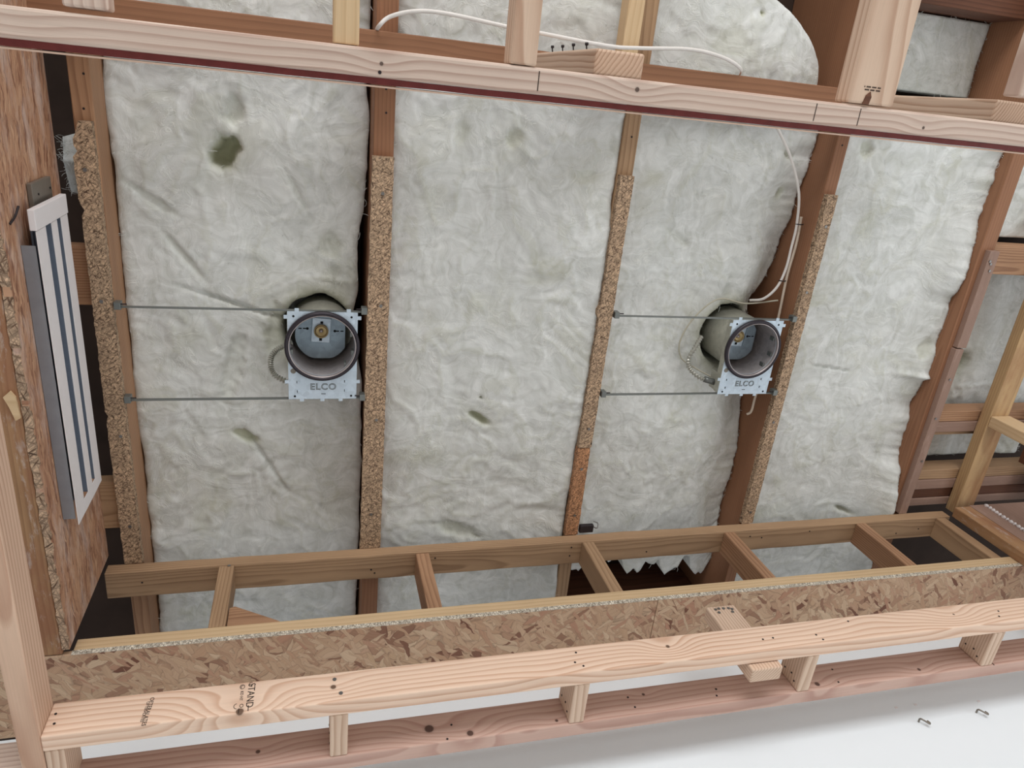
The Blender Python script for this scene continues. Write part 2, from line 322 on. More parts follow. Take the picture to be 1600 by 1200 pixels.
# fasteners: one shared head mesh each
def head_mesh(r, h):
    bm = bmesh.new(); bmesh.ops.create_cone(bm, cap_ends=True, segments=10, radius1=r * 0.75, radius2=r, depth=h)
    me = bpy.data.meshes.new('nail'); bm.to_mesh(me); bm.free(); return me
HN = head_mesh(0.0025, 0.002); HN.materials.append(m_naild)
HS = head_mesh(0.0042, 0.003); HS.materials.append(m_nail)
NRM = {'-y': Matrix.Rotation(math.radians(90), 4, 'X'), '-z': Matrix.Rotation(math.radians(180), 4, 'X'), '-x': Matrix.Rotation(math.radians(-90), 4, 'Y'), '+x': Matrix.Rotation(math.radians(90), 4, 'Y')}
def nails(parent, pts, d='-z', me=None, name='nail'):
    for p in pts: link(bpy.data.objects.new(name, me or HN), parent, Matrix.Translation(p) @ NRM[d])
def text(name, s, size, mw, mat, parent, ext=0.0002, outline=0.0, space=1.0):
    c = bpy.data.curves.new(name, 'FONT'); c.body = s; c.size = size; c.align_x = 'CENTER'; c.align_y = 'CENTER'; c.space_character = space
    if outline: c.fill_mode = 'NONE'; c.bevel_depth = outline; c.bevel_resolution = 1
    else: c.extrude = ext
    t = bpy.data.objects.new('tmp', c); COL.objects.link(t); dg = bpy.context.evaluated_depsgraph_get(); dg.update()
    me = bpy.data.meshes.new_from_object(t.evaluated_get(dg)); bpy.data.objects.remove(t); me.materials.clear()
    return meshobj(name, me, mat, parent, mw)
def face_mw(x_dir, y_dir, loc):
    x = Vector(x_dir).normalized(); y = Vector(y_dir).normalized(); z = x.cross(y)
    return Matrix(((x[0], y[0], z[0], loc[0]), (x[1], y[1], z[1], loc[1]), (x[2], y[2], z[2], loc[2]), (0, 0, 0, 1)))

# ================================================================== THE SETTING
board('floor', (-4, 6), (-4.5, 1.55), (-1.55, -1.45), 'x', m_floor, bev=0, kind='structure')
far = board('wall_far', (-4, 6), (1.45, 1.56), (-1.45, 1.412), 'xv', m_wall, bev=0, kind='structure')
board('ceiling', (-4, 6), (-4.5, 3.2), (2.10, 2.13), 'x', m_deck, bev=0, kind='structure')
board('attic_light_blocker', (-4, 6), (3.0, 3.05), (1.3, 2.10), 'xv', m_deck, bev=0, kind='structure')  # added out of view to keep light from leaking into the attic

# ================================================================== ROOF JOISTS AND WHAT IS FIXED TO THEM
JX = [(-0.469, -0.428), (0.140, 0.187), (0.748, 0.790), (1.364, 1.403), (1.970, 2.022)]
JL = ['brown ceiling joist furthest left, beside the strand board side wall', 'brown ceiling joist right of the left light fitting',
      'brown ceiling joist left of the right light fitting', 'brown ceiling joist with white cables along its side', 'brown ceiling joist with brown painted strip under it, right of the widest bay']
JM = [m_orange, m_brown, m_tan, m_brown, m_brown]
joists = []
for (a, b), l, m in zip(JX, JL, JM):
    j = board('ceiling_joist', (a, b), (-2.4, 2.9), (1.757, 2.098), 'y', m, label=l, cat='joist', group='ceiling joists'); joists.append(j)
nails(joists[1], [(0.167, 0.07, 1.757), (0.165, 0.02, 1.757)], '-z')
nails(joists[2], [(0.771, 0.072, 1.757)], '-z'); nails(joists[3], [(1.384, 0.043, 1.757)], '-z')
nails(joists[0], [(-0.447, 0.117, 1.757), (-0.440, 0.05, 1.757)], '-z')

def strip(pts_l, pts_r, mat, label, group, z=(1.738, 1.757)):
    """ragged strip: left and right outline as (y, x) lists, resampled every 12 mm with a small roughness"""
    def lines(P, y): 
        for (y0, x0), (y1, x1) in zip(P, P[1:]):
            if y0 <= y <= y1: return x0 + (x1 - x0) * (y - y0) / (y1 - y0)
        return P[0][1] if y < P[0][0] else P[-1][1]
    y0, y1 = pts_l[0][0], pts_l[-1][0]; n = int((y1 - y0) / 0.012); cx = (pts_l[0][1] + pts_r[0][1]) / 2; cy = (y0 + y1) / 2
    vs = []; fs = []
    for i in range(n + 1):
        y = y0 + (y1 - y0) * i / n; l = lines(pts_l, y) + random.gauss(0, 0.0007); r = lines(pts_r, y) + random.gauss(0, 0.0005)
        # local: X along world Y, Y along -world X
        for x, zz in ((l, z[0]), (r, z[0]), (r, z[1]), (l, z[1])): vs.append((y - cy, -(x - cx), zz - z[0]))
    for i in range(n):
        for k in range(4): fs.append((i * 4 + k, i * 4 + (k + 1) % 4, i * 4 + 4 + (k + 1) % 4, i * 4 + 4 + k))
    fs += [(3, 2, 1, 0), (4 * n, 4 * n + 1, 4 * n + 2, 4 * n + 3)]
    o = pts_obj('chipboard_strip', vs, fs, mat, None, Matrix.Translation((cx, cy, z[0])) @ AX['y'])
    bm = bmesh.new(); bm.from_mesh(o.data); bmesh.ops.recalc_face_normals(bm, faces=bm.faces); bm.to_mesh(o.data); bm.free()
    return tag(o, label, 'furring strip', group)
G = 'chipboard strips under the ceiling joists'
s1 = strip([(0.140, -0.456), (0.165, -0.463), (0.175, -0.470), (0.19, -0.470), (0.193, -0.464), (0.2, -0.463), (0.205, -0.472), (0.30, -0.472), (0.312, -0.469), (0.326, -0.460), (0.334, -0.470), (0.8, -0.471), (0.806, -0.466), (0.83, -0.471), (1.229, -0.469)],
           [(0.140, -0.431), (1.229, -0.426)], m_chip, 'chipboard furring strip with ragged broken upper end, furthest left, beside the white vent grille', G)
nails(s1, [(-0.453, 0.237, 1.737), (-0.451, 0.522, 1.737), (-0.443, 0.859, 1.737), (-0.446, 1.115, 1.737)], '-z', HS, 'screw')
s2 = strip([(0.164, 0.1375), (1.229, 0.131)], [(0.164, 0.1865), (1.229, 0.1875)], m_chip, 'chipboard furring strip directly right of the left light fitting', G)
nails(s2, [(0.163, 0.246, 1.737), (0.167, 0.517, 1.737), (0.165, 0.828, 1.737), (0.159, 1.117, 1.737)], '-z', HS, 'screw')
s3 = strip([(0.164, 0.750), (0.50, 0.748), (0.512, 0.742), (0.524, 0.739), (0.54, 0.748), (0.83, 0.745), (0.93, 0.745)], [(0.164, 0.787), (0.93, 0.785)], m_chip, 'narrow chipboard furring strip left of the right light fitting', G)
nails(s3, [(0.768, 0.869, 1.737)], '-z', HS, 'screw')
s3b = strip([(0.932, 0.744), (1.229, 0.743)], [(0.932, 0.783), (1.229, 0.784)], m_chip2, 'short darker chipboard offcut continuing the narrow strip down to the far wall plate', G)
nails(s3b, [(0.765, 1.159, 1.737), (0.764, 1.0, 1.737)], '-z', HS, 'screw')
s4 = strip([(0.172, 1.366), (1.229, 1.358)], [(0.172, 1.398), (1.229, 1.397)], m_chip, 'chipboard furring strip along the joist right of the right light fitting', G)
nails(s4, [(1.383, 0.258, 1.737), (1.376, 0.447, 1.737), (1.377, 0.861, 1.737), (1.378, 1.185, 1.737)], '-z', HS, 'screw')
s5 = board('painted_strip', (1.988, 2.024), (0.300, 0.612), (1.738, 1.757), 'y', m_paint, bev=0.001, label='brown painted wooden strip with white scrapes, upper piece under the right joist', cat='furring strip')
s6 = board('painted_strip', (1.984, 2.016), (0.616, 1.229), (1.736, 1.757), 'y', m_paint, bev=0.001, label='brown painted wooden strip, long lower piece under the right joist, reaching the far wall plate', cat='furring strip')
nails(s5, [(2.003, 0.339, 1.737), (1.997, 0.331, 1.737), (2.008, 0.36, 1.737)], '-z', HS, 'screw'); nails(s6, [(2.0, 0.72, 1.735), (1.998, 0.86, 1.735), (2.002, 1.02, 1.735)], '-z', HS, 'screw')

# ================================================================== GLASS WOOL
class Noise2:
    def __init__(s, seed): s.g = np.random.default_rng(seed).random((256, 256))
    def __call__(s, x, y):
        xi = np.floor(x).astype(int); yi = np.floor(y).astype(int); fx = x - xi; fy = y - yi
        fx = fx * fx * fx * (fx * (fx * 6 - 15) + 10); fy = fy * fy * fy * (fy * (fy * 6 - 15) + 10); g = s.g
        a = g[xi & 255, yi & 255]; b = g[(xi + 1) & 255, yi & 255]; c = g[xi & 255, (yi + 1) & 255]; d = g[(xi + 1) & 255, (yi + 1) & 255]
        return (a * (1 - fx) + b * fx) * (1 - fy) + (c * (1 - fx) + d * fx) * fy - 0.5
    def fbm(s, x, y, o=4, g=0.5):
        t = 0; a = 1
        for i in range(o): t = t + a * s(x + i * 17.3, y + i * 9.1); x = x * 2.03; y = y * 2.03; a *= g
        return t
N1, N2, N3, N4 = Noise2(1), Noise2(2), Noise2(3), Noise2(4)
def fibres(parent, P, Nn, mw, seed):
    """loose strands lying on and sticking out of the wool, one mesh"""
    r = np.random.default_rng(seed); vs = []; fs = []
    for k in range(len(P)):
        p = Vector(P[k]); a = r.random() * 6.28; L = 0.005 + r.random() * 0.016; cv = r.normal() * 60; wd = 0.00025 + r.random() * 0.0003
        d = Vector((math.cos(a), math.sin(a), 0)); dr = Vector((0, 0, -0.0008 - r.random() * 0.003)); base = len(vs); seg = 4
        for i in range(seg + 1):
            t = i / seg; ang = a + cv * L * t; d = Vector((math.cos(ang), math.sin(ang), 0)); s = Vector((-d.y, d.x, 0)) * wd
            q = p + dr * (4 * t * (1 - t) + 0.4); vs += [q - s, q + s]; p = p + d * (L / seg)
        fs += [(base + 2 * i, base + 2 * i + 1, base + 2 * i + 3, base + 2 * i + 2) for i in range(seg)]
    o = pts_obj('loose_fibres', vs, fs, m_ins, parent, mw); return tag(o, kind='stuff')
def batt(label, x0, x1, y0, y1, z0, seed, holes=(), cans=(), edgef=None, step=0.006, amp=1.0, endrag=0.0, zf=None, ez=None, cut=False, nf=1500, group='glass wool batts between the ceiling joists'):
    nx = int((x1 - x0) / step) + 1; ny = int((y1 - y0) / step) + 1
    X, Y = np.meshgrid(np.linspace(x0, x1, nx), np.linspace(y0, y1, ny), indexing='ij'); sd = seed * 13.7
    u, v = X + sd, Y + sd * 0.6
    wx = N1.fbm(u * 6, v * 6, 3) * 0.13; wy = N2.fbm(u * 6, v * 6, 3) * 0.13
    lo = N3.fbm(u * 3.2, v * 3.2, 2) * 0.024
    mid = np.abs(N4.fbm((u + wx) * 7, (v + wy) * 5, 4)); rid = -(np.minimum(mid, 0.25) ** 0.7) * 0.011
    cell = N2.fbm((u + wx * 1.5) * 15, (v + wy * 1.5) * 15, 4) * 0.0045
    fine = N1.fbm((u + wx) * 110, (v + wy) * 80, 3) * 0.0014
    Z = -(lo + cell + fine) - rid - 0.005; Z = Z * amp
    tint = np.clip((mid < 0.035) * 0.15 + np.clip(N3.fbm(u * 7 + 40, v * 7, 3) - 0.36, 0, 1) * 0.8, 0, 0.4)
    w_ = (x1 - x0) / 2; xc = (x0 + x1) / 2
    de = w_ - np.abs(X - xc); Z += 0.006 * np.exp(-(de / 0.008) ** 2)
    if zf is not None: Z += zf(X, Y)
    if ez:
        tg = np.interp(Y, [p[0] for p in ez], [p[1] for p in ez]) - z0 + N1.fbm(v * 8, v * 0 + 3, 5, 0.62) * 0.024 + 0.004; wt = np.exp(-((x1 - X) / 0.07) ** 2); Z = Z * (1 - wt * 0.85) + tg * wt
    for (hx, hy, rx, ry, ang, dp, tn) in holes:
        ca, sa = math.cos(ang), math.sin(ang); du = ((X - hx) * ca + (Y - hy) * sa) / rx; dv = (-(X - hx) * sa + (Y - hy) * ca) / ry
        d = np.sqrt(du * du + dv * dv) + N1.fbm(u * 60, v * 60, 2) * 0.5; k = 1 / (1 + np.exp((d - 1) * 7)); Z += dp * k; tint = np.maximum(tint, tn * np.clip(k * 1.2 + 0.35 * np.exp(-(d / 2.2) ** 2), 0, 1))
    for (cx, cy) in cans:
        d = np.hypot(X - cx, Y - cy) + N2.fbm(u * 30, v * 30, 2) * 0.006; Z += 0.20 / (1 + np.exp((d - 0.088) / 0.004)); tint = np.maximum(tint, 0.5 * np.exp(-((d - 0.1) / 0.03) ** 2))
    # wavy edges against the joists
    el = N1.fbm(v * 9, v * 0 + sd, 4) * 0.010; er = N2.fbm(v * 9, v * 0 + sd, 4) * 0.010
    if edgef is not None: er = er + edgef(Y)
    t = (X - x0) / (x1 - x0); X2 = X + (1 - t) ** 6 * el + t ** 6 * np.minimum(er, 0.004)
    if endrag:
        tt = (Y - y0) / (y1 - y0); Y2 = Y + tt ** 8 * N3.fbm(u * 14, u * 0 + 5, 4) * endrag
    else: Y2 = Y
    ZZ = z0 + Z; c = Vector(((x0 + x1) / 2, (y0 + y1) / 2, z0))
    V = np.stack([X2 - c.x, Y2 - c.y, ZZ - c.z], -1).reshape(-1, 3)
    idx = np.arange(nx * ny).reshape(nx, ny)
    F = np.stack([idx[:-1, :-1], idx[:-1, 1:], idx[1:, 1:], idx[1:, :-1]], -1).reshape(-1, 4)
    # skirt up to the top of the batt, and the flat top
    per = np.concatenate([idx[:, 0], idx[-1, 1:], idx[-2::-1, -1], idx[0, -2:0:-1]]); n0 = len(V); top = V[per].copy(); top[:, 2] = 0.16
    Vv = np.concatenate([V, top]); m = len(per); ii = np.arange(m); jj = (ii + 1) % m
    F2 = np.stack([per[ii], per[jj], n0 + jj, n0 + ii], -1)
    faces = F.tolist() + F2.tolist() + [tuple(range(n0 + m - 1, n0 - 1, -1))]
    if cut:      # a batt whose end curls up and stops: only the underside up to the curl
        keep = (V[F][:, :, 2].max(1) < 0.125); faces = F[keep].tolist()
    me = bpy.data.meshes.new('batt')
    me.from_pydata(Vv.tolist(), [], faces); me.update()
    at = me.color_attributes.new('tint', 'FLOAT_COLOR', 'POINT'); tc = np.zeros((len(Vv), 4), dtype=np.float32); tc[:, 3] = 1; tc[:n0, 0] = tint.reshape(-1); at.data.foreach_set('color', tc.ravel())
    o = meshobj('insulation_batt', me, m_ins, None, Matrix.Translation(c), True); tag(o, label, 'insulation', group)
    if nf:
        r = np.random.default_rng(seed + 50); sel = r.integers(0, nx * ny, nf); e = idx[[0, 1, 2, -3, -2, -1], :].reshape(-1); sel = np.concatenate([sel, r.choice(e, nf // 7)])
        fibres(o, V[sel], None, Matrix.Translation(c), seed)
    return o
hl = [(-0.189, 0.193, 0.024, 0.034, 0.5, 0.07, 0.85), (-0.165, 0.10, 0.018, 0.03, 0.4, 0.015, 0.25), (-0.169, 0.925, 0.03, 0.012, 0.5, 0.02, 0.65), (-0.193, 0.73, 0.02, 0.10, 0.25, 0.014, 0.15), (-0.289, 0.441, 0.06, 0.008, 0.9, 0.010, 0.15),
      (-0.35, 0.31, 0.06, 0.008, 0.6, 0.012, 0.15), (-0.03, 0.27, 0.006, 0.06, -0.5, 0.008, 0.12), (-0.12, 1.0, 0.005, 0.10, -0.5, 0.010, 0.08), (-0.16, 0.56, 0.13, 0.005, 0.33, 0.014, 0.1), (0.06, 0.40, 0.03, 0.03, 0, 0.01, 0.25), (-0.08, 0.62, 0.03, 0.06, 0, 0.012, 0.4)]
batt('white glass wool batt with a deep olive hole, around the left light fitting', -0.426, 0.134, -1.2, 2.4, 1.852, 1, hl, [(0.028, 0.624)],
     edgef=lambda Y: -0.022 * np.exp(-((Y - 0.42) / 0.09) ** 2) - 0.03 * np.exp(-((Y - 0.62) / 0.10) ** 2))
batt('unbroken white glass wool batt between the two light fittings', 0.189, 0.746, -1.2, 2.4, 1.842, 2,
     [(0.464, 0.87, 0.028, 0.010, 0.55, 0.03, 0.75), (0.492, 0.105, 0.02, 0.02, 0.3, 0.010, 0.4), (0.36, 0.10, 0.015, 0.03, 0, 0.005, 0.2), (0.675, 0.178, 0.03, 0.015, 0, 0.006, 0.25), (0.43, 1.25, 0.06, 0.02, 0.3, 0.015, 0.3), (0.46, 0.80, 0.003, 0.003, 0, 0.02, 1.0)], zf=lambda X, Y: -0.090 * np.clip((X - 0.35) / 0.39, 0, 1) ** 1.5)
batt('white glass wool batt with frayed right edge, around the right light fitting', 0.792, 1.358, -0.07, 1.45, 1.850, 3,
     [(1.295, 0.187, 0.008, 0.014, 0.5, 0.010, 0.5), (1.285, 0.085, 0.016, 0.008, 0.5, 0.008, 0.4), (1.0, 0.33, 0.04, 0.01, 0.5, 0.01, 0.15), (1.2, 0.5, 0.012, 0.05, 0, 0.01, 0.1)], [(1.241, 0.622)],
     edgef=lambda Y: -0.045 * np.exp(-((Y - 0.60) / 0.15) ** 4), ez=[(0.02, 1.823), (0.13, 1.838), (0.17, 1.85), (0.23, 1.857), (0.3, 1.872), (0.4, 1.885), (0.48, 1.887), (0.57, 1.92), (0.75, 1.90), (0.89, 1.872), (0.99, 1.855), (1.12, 1.851), (1.29, 1.86)], endrag=0.10)
batt('smooth white glass wool batt between the two right joists', 1.405, 1.969, -0.10, 2.4, 1.838, 4,
     [(1.935, 0.64, 0.02, 0.03, 0.3, 0.012, 0.35), (1.839, 1.264, 0.03, 0.008, 0.4, 0.02, 0.4), (1.62, 0.72, 0.07, 0.003, 0.15, 0.01, 0.1), (1.53, 0.05, 0.02, 0.02, 0, 0.015, 0.4), (1.44, 0.06, 0.015, 0.03, 0, 0.015, 0.45)], amp=0.75,
     ez=[(0.01, 1.782), (0.12, 1.805), (0.21, 1.801), (0.29, 1.788), (0.39, 1.777), (0.51, 1.788), (0.63, 1.807), (0.72, 1.795), (0.735, 1.775), (0.75, 1.80), (0.85, 1.815), (0.96, 1.798), (1.11, 1.775), (1.22, 1.749), (1.5, 1.75)])
batt('white glass wool batt behind the yellowish joist on the right', 2.026, 2.60, 0.375, 1.08, 1.872, 5, [(2.19, 0.72, 0.03, 0.04, 0.6, 0.06, 0.6)], amp=1.2, nf=900)
batt('white glass wool batt beyond the tan cross block, right edge of the picture', 2.026, 2.60, -0.9, 0.27, 1.850, 6, amp=1.1, nf=700)
batt('drooping rounded end of a white glass wool batt, above the front beam', 0.792, 1.360, -1.2, -0.072, 1.80, 7,
     [(1.02, -0.17, 0.05, 0.03, 0.2, 0.004, 0.25), (1.09, -0.245, 0.004, 0.004, 0, 0.01, 1.0)], zf=lambda X, Y: 0.28 / (1 + np.exp(-(X + 0.02 - (1.37 - 7.2 * np.clip(-Y - 0.12, 0, 1) ** 2)) / 0.010)) + 0.03 * np.clip((X - 1.1) / 0.2, 0, 1) ** 2, amp=0.9, nf=0, cut=True)
batt('flat grey-white glass wool batt between wide stamped stud and right joist, above front beam', 1.405, 1.965, -0.33, -0.125, 1.975, 8, amp=0.25, nf=300)
batt('tuft of white glass wool in the dark gap left of the first joist', -0.56, -0.476, 0.20, 0.33, 1.97, 9, amp=1.0, nf=250, zf=lambda X, Y: 0.05 * np.abs(Y - 0.25) / 0.1)

# ================================================================== CROSS BLOCKS BETWEEN JOISTS
board('cross_block', (-0.80, -0.470), (0.405, 0.540), (1.765, 1.803), 'x', m_orange, label='orange brown wooden cross block seen in the left gap beside the vent grille', cat='wooden block')
board('cross_block', (-0.80, -0.470), (0.995, 1.130), (1.755, 1.793), 'x', m_tan, label='tan wooden cross block in the left gap below the vent grille', cat='wooden block')
board('cross_block', (2.023, 2.75), (0.287, 0.379), (1.780, 1.84), 'x', m_orange, label='orange brown cross block between the right joists, nearest the front beam', cat='wooden block')
cb = empty('cross_block', (2.38, 0.9, 1.76), 'double cross block, orange above brown painted, behind the yellowish joist', 'wooden block')
board('block', (2.023, 2.75), (0.858, 0.896), (1.784, 1.85), 'x', m_orange, cb, label='orange brown upper block'); board('block', (2.023, 2.75), (0.897, 0.935), (1.780, 1.83), 'x', m_paint, cb, label='brown painted lower block'); board('block', (2.023, 2.75), (0.936, 0.955), (1.80, 1.85), 'x', m_tan, cb)
cs = empty('stacked_cross_blocks', (2.38, 1.15, 1.76), 'stack of three brown cross blocks just above the far wall plate on the right', 'wooden block')
board('block', (2.023, 3.0), (1.085, 1.123), (1.782, 1.85), 'x', m_tan, cs); board('block', (2.023, 3.0), (1.124, 1.162), (1.780, 1.84), 'x', m_paint, cs)
board('block', (2.023, 3.0), (1.163, 1.199), (1.784, 1.85), 'x', m_dark, cs); board('block', (2.023, 3.0), (1.200, 1.230), (1.780, 1.82), 'x', m_paint, cs)
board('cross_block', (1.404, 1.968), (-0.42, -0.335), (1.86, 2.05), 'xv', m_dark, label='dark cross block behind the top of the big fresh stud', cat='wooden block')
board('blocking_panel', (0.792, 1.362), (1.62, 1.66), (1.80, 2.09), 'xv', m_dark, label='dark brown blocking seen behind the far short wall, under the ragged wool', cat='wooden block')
board('ledger_plate', (-1.2, 1.62), (-0.093, -0.01), (1.702, 1.740), 'x', m_brown, label='long brown plate running behind the front beam under the joists', cat='wooden beam')
board('nailer', (0.690, 0.730), (-1.4, -0.095), (1.70, 1.745), 'y', m_yellow, label='beige nailing board beside the brown joist, above the front beam', cat='board')

# ================================================================== FAR SHORT STUD WALL
sw = empty('stud_wall', (0.8, 1.27, 1.43), 'short old stud wall of tan lumber hanging under the joists in front of the white wall', 'stud wall')
tp = board('top_plate', (-0.508, 2.175), (1.229, 1.307), (1.700, 1.738), 'x', m_tan, sw, rough=0.0006, cuts=40)
nails(tp, [(-0.423, 1.263, 1.7), (0.16, 1.275, 1.7), (0.17, 1.287, 1.7), (0.34, 1.251, 1.7), (0.754, 1.247, 1.7), (0.752, 1.277, 1.7), (1.008, 1.283, 1.7), (1.371, 1.253, 1.7), (1.416, 1.261, 1.7), (1.596, 1.249, 1.7), (1.959, 1.283, 1.7), (2.05, 1.271, 1.7)])
board('bottom_plate', (-0.508, 2.215), (1.229, 1.307), (1.427, 1.464), 'x', m_yellow, sw)
SM = [m_tan, m_orange, m_tan, m_orange, m_orange, m_tan]
for k, a in enumerate((-0.236, 0.283, 0.785, 1.270, 1.776, 2.112)):
    board('stud', (a, a + 0.038), (1.229 + (0.002 if k else 0), 1.307), (1.464, 1.700), 'z', SM[k], sw)
nails(sw, [(-0.211, 1.229, 1.699)], '-y', HS, 'screw')
prism('wedge_block', [(-0.196, 1.464), (-0.062, 1.464), (-0.080, 1.480), (-0.184, 1.546), (-0.196, 1.540)], 'y', 1.240, 1.28, m_orange, sw)
sA = board('strand_board_soffit', (-0.72, 0.9015), (1.2285, 1.445), (1.413, 1.4265), 'x', m_osb, bev=0, label='strand board soffit sheet under the short wall, left of the seam', cat='strand board')
sB = board('strand_board_soffit', (0.9035, 2.75), (1.2285, 1.445), (1.413, 1.4265), 'x', m_osb, bev=0, label='strand board soffit sheet under the short wall, right of the seam', cat='strand board')
for q_, a_, b_ in ((sA, -0.508, 0.9015), (sB, 0.9035, 2.215)): board('front_edge', (a_, b_), (1.2275, 1.2284), (1.413, 1.4265), 'x', m_osbe, q_, bev=0, label='whitish dusty edge')
# black clip on the plate
cl = empty('dark_clip', (0.822, 1.214, 1.738), 'small dark metal clip lying on the short wall plate beside the narrow strip', 'clip')
board('plate', (0.79, 0.835), (1.200, 1.226), (1.7385, 1.752), 'x', m_naild, cl); tube('spring', [(0.83, 1.205, 1.742), (0.845, 1.21, 1.738), (0.85, 1.2, 1.748), (0.838, 1.196, 1.755)], 0.002, m_nail, cl)

# ================================================================== LEFT SIDE WALL
sp = board('strand_board_sheet', (-0.521, -0.509), (-0.9, 1.214), (1.415, 1.758), 'yv', m_osbw, bev=0.0, rough=0.0, label='weathered strand board sheet forming the left side wall, dusted white', cat='strand board')
# rough edge lip under the sheet
vs = []; fs = []
for i in range(181):
    y = -0.9 + 2.114 * i / 180; a = -0.509 + random.gauss(0, 0.0009); b = -0.522 - abs(random.gauss(0, 0.0012)); zz = 1.4135 + random.gauss(0, 0.0012)
    vs += [(y - 0.157, -(a + 0.515), zz - 1.415), (y - 0.157, -(b + 0.515), zz - 1.415), (y - 0.157, -(b + 0.515), 0.004), (y - 0.157, -(a + 0.515), 0.004)]
for i in range(180): fs += [(i * 4 + k, i * 4 + (k + 1) % 4, i * 4 + 4 + (k + 1) % 4, i * 4 + 4 + k) for k in range(4)]
tag(pts_obj('rough_edge', vs, fs, m_osbe2, sp, Matrix.Translation((-0.515, 0.157, 1.415)) @ AX['y']), 'dirty rough lower edge')
lp = board('side_wall_plate', (-0.603, -0.524), (-0.9, 1.226), (1.415, 1.453), 'y', m_stain, label='stained lumber plate along the foot of the left side wall, behind the left rail', cat='wooden beam')
prism('splinter', [(-0.535, 0.600), (-0.528, 0.612), (-0.5255, 0.655), (-0.534, 0.66), (-0.541, 0.632), (-0.548, 0.612)], 'z', 1.409, 1.4145, m_yellow, lp)
board('outer_side_board', (-0.80, -0.610), (-0.9, 1.2), (1.44, 1.46), 'y', m_dark, label='dark board at the far left edge behind the left rail', cat='board')
tube('black_wire', [(-0.508, 0.30, 1.455), (-0.505, 0.29, 1.475), (-0.503, 0.275, 1.492)], 0.0022, m_naild, None, label='short black wire poking from the side wall at the top of the vent grille', cat='wire')

gr = empty('vent_grille', (-0.49, 0.61, 1.487), 'white linear slot vent grille standing off the left strand board wall', 'vent')
gx = (-0.4806, -0.479)
for nm, y, z in (('frame_bar', (0.318, 0.944), (1.487, 1.540)), ('frame_bar', (0.318, 0.944), (1.632, 1.676)), ('slot_bar', (0.318, 0.914), (1.574, 1.608))):
    board(nm, gx, y, z, 'yv', m_white, gr, bev=0.0008)
board('end_bar', gx, (0.914, 0.944), (1.5402, 1.6318), 'yv', m_white, gr, bev=0)
board('end_cap', (-0.489, -0.4775), (0.279, 0.317), (1.486, 1.678), 'yv', m_white, gr, bev=0.001)
board('damper', (-0.503, -0.4995), (0.318, 0.914), (1.53, 1.645), 'yv', m_slot, gr, bev=0)
for z in (1.541, 1.575, 1.633): board('slot_wall', (-0.4995, -0.4808), (0.318, 0.914), (z - 0.001, z), 'yv', m_slot, gr, bev=0)
board('duct_side', (-0.508, -0.4845), (0.345, 0.93), (1.489, 1.4905), 'yv', m_duct, gr, bev=0)
board('duct_side', (-0.508, -0.4845), (0.345, 0.93), (1.673, 1.6745), 'yv', m_duct, gr, bev=0)
bk = board('mounting_bracket', (-0.508, -0.4995), (0.245, 0.345), (1.560, 1.672), 'yv', m_duct2, gr, bev=0.001)
nails(bk, [(-0.499, 0.268, 1.59), (-0.499, 0.266, 1.66)], '+x', HN, 'screw')

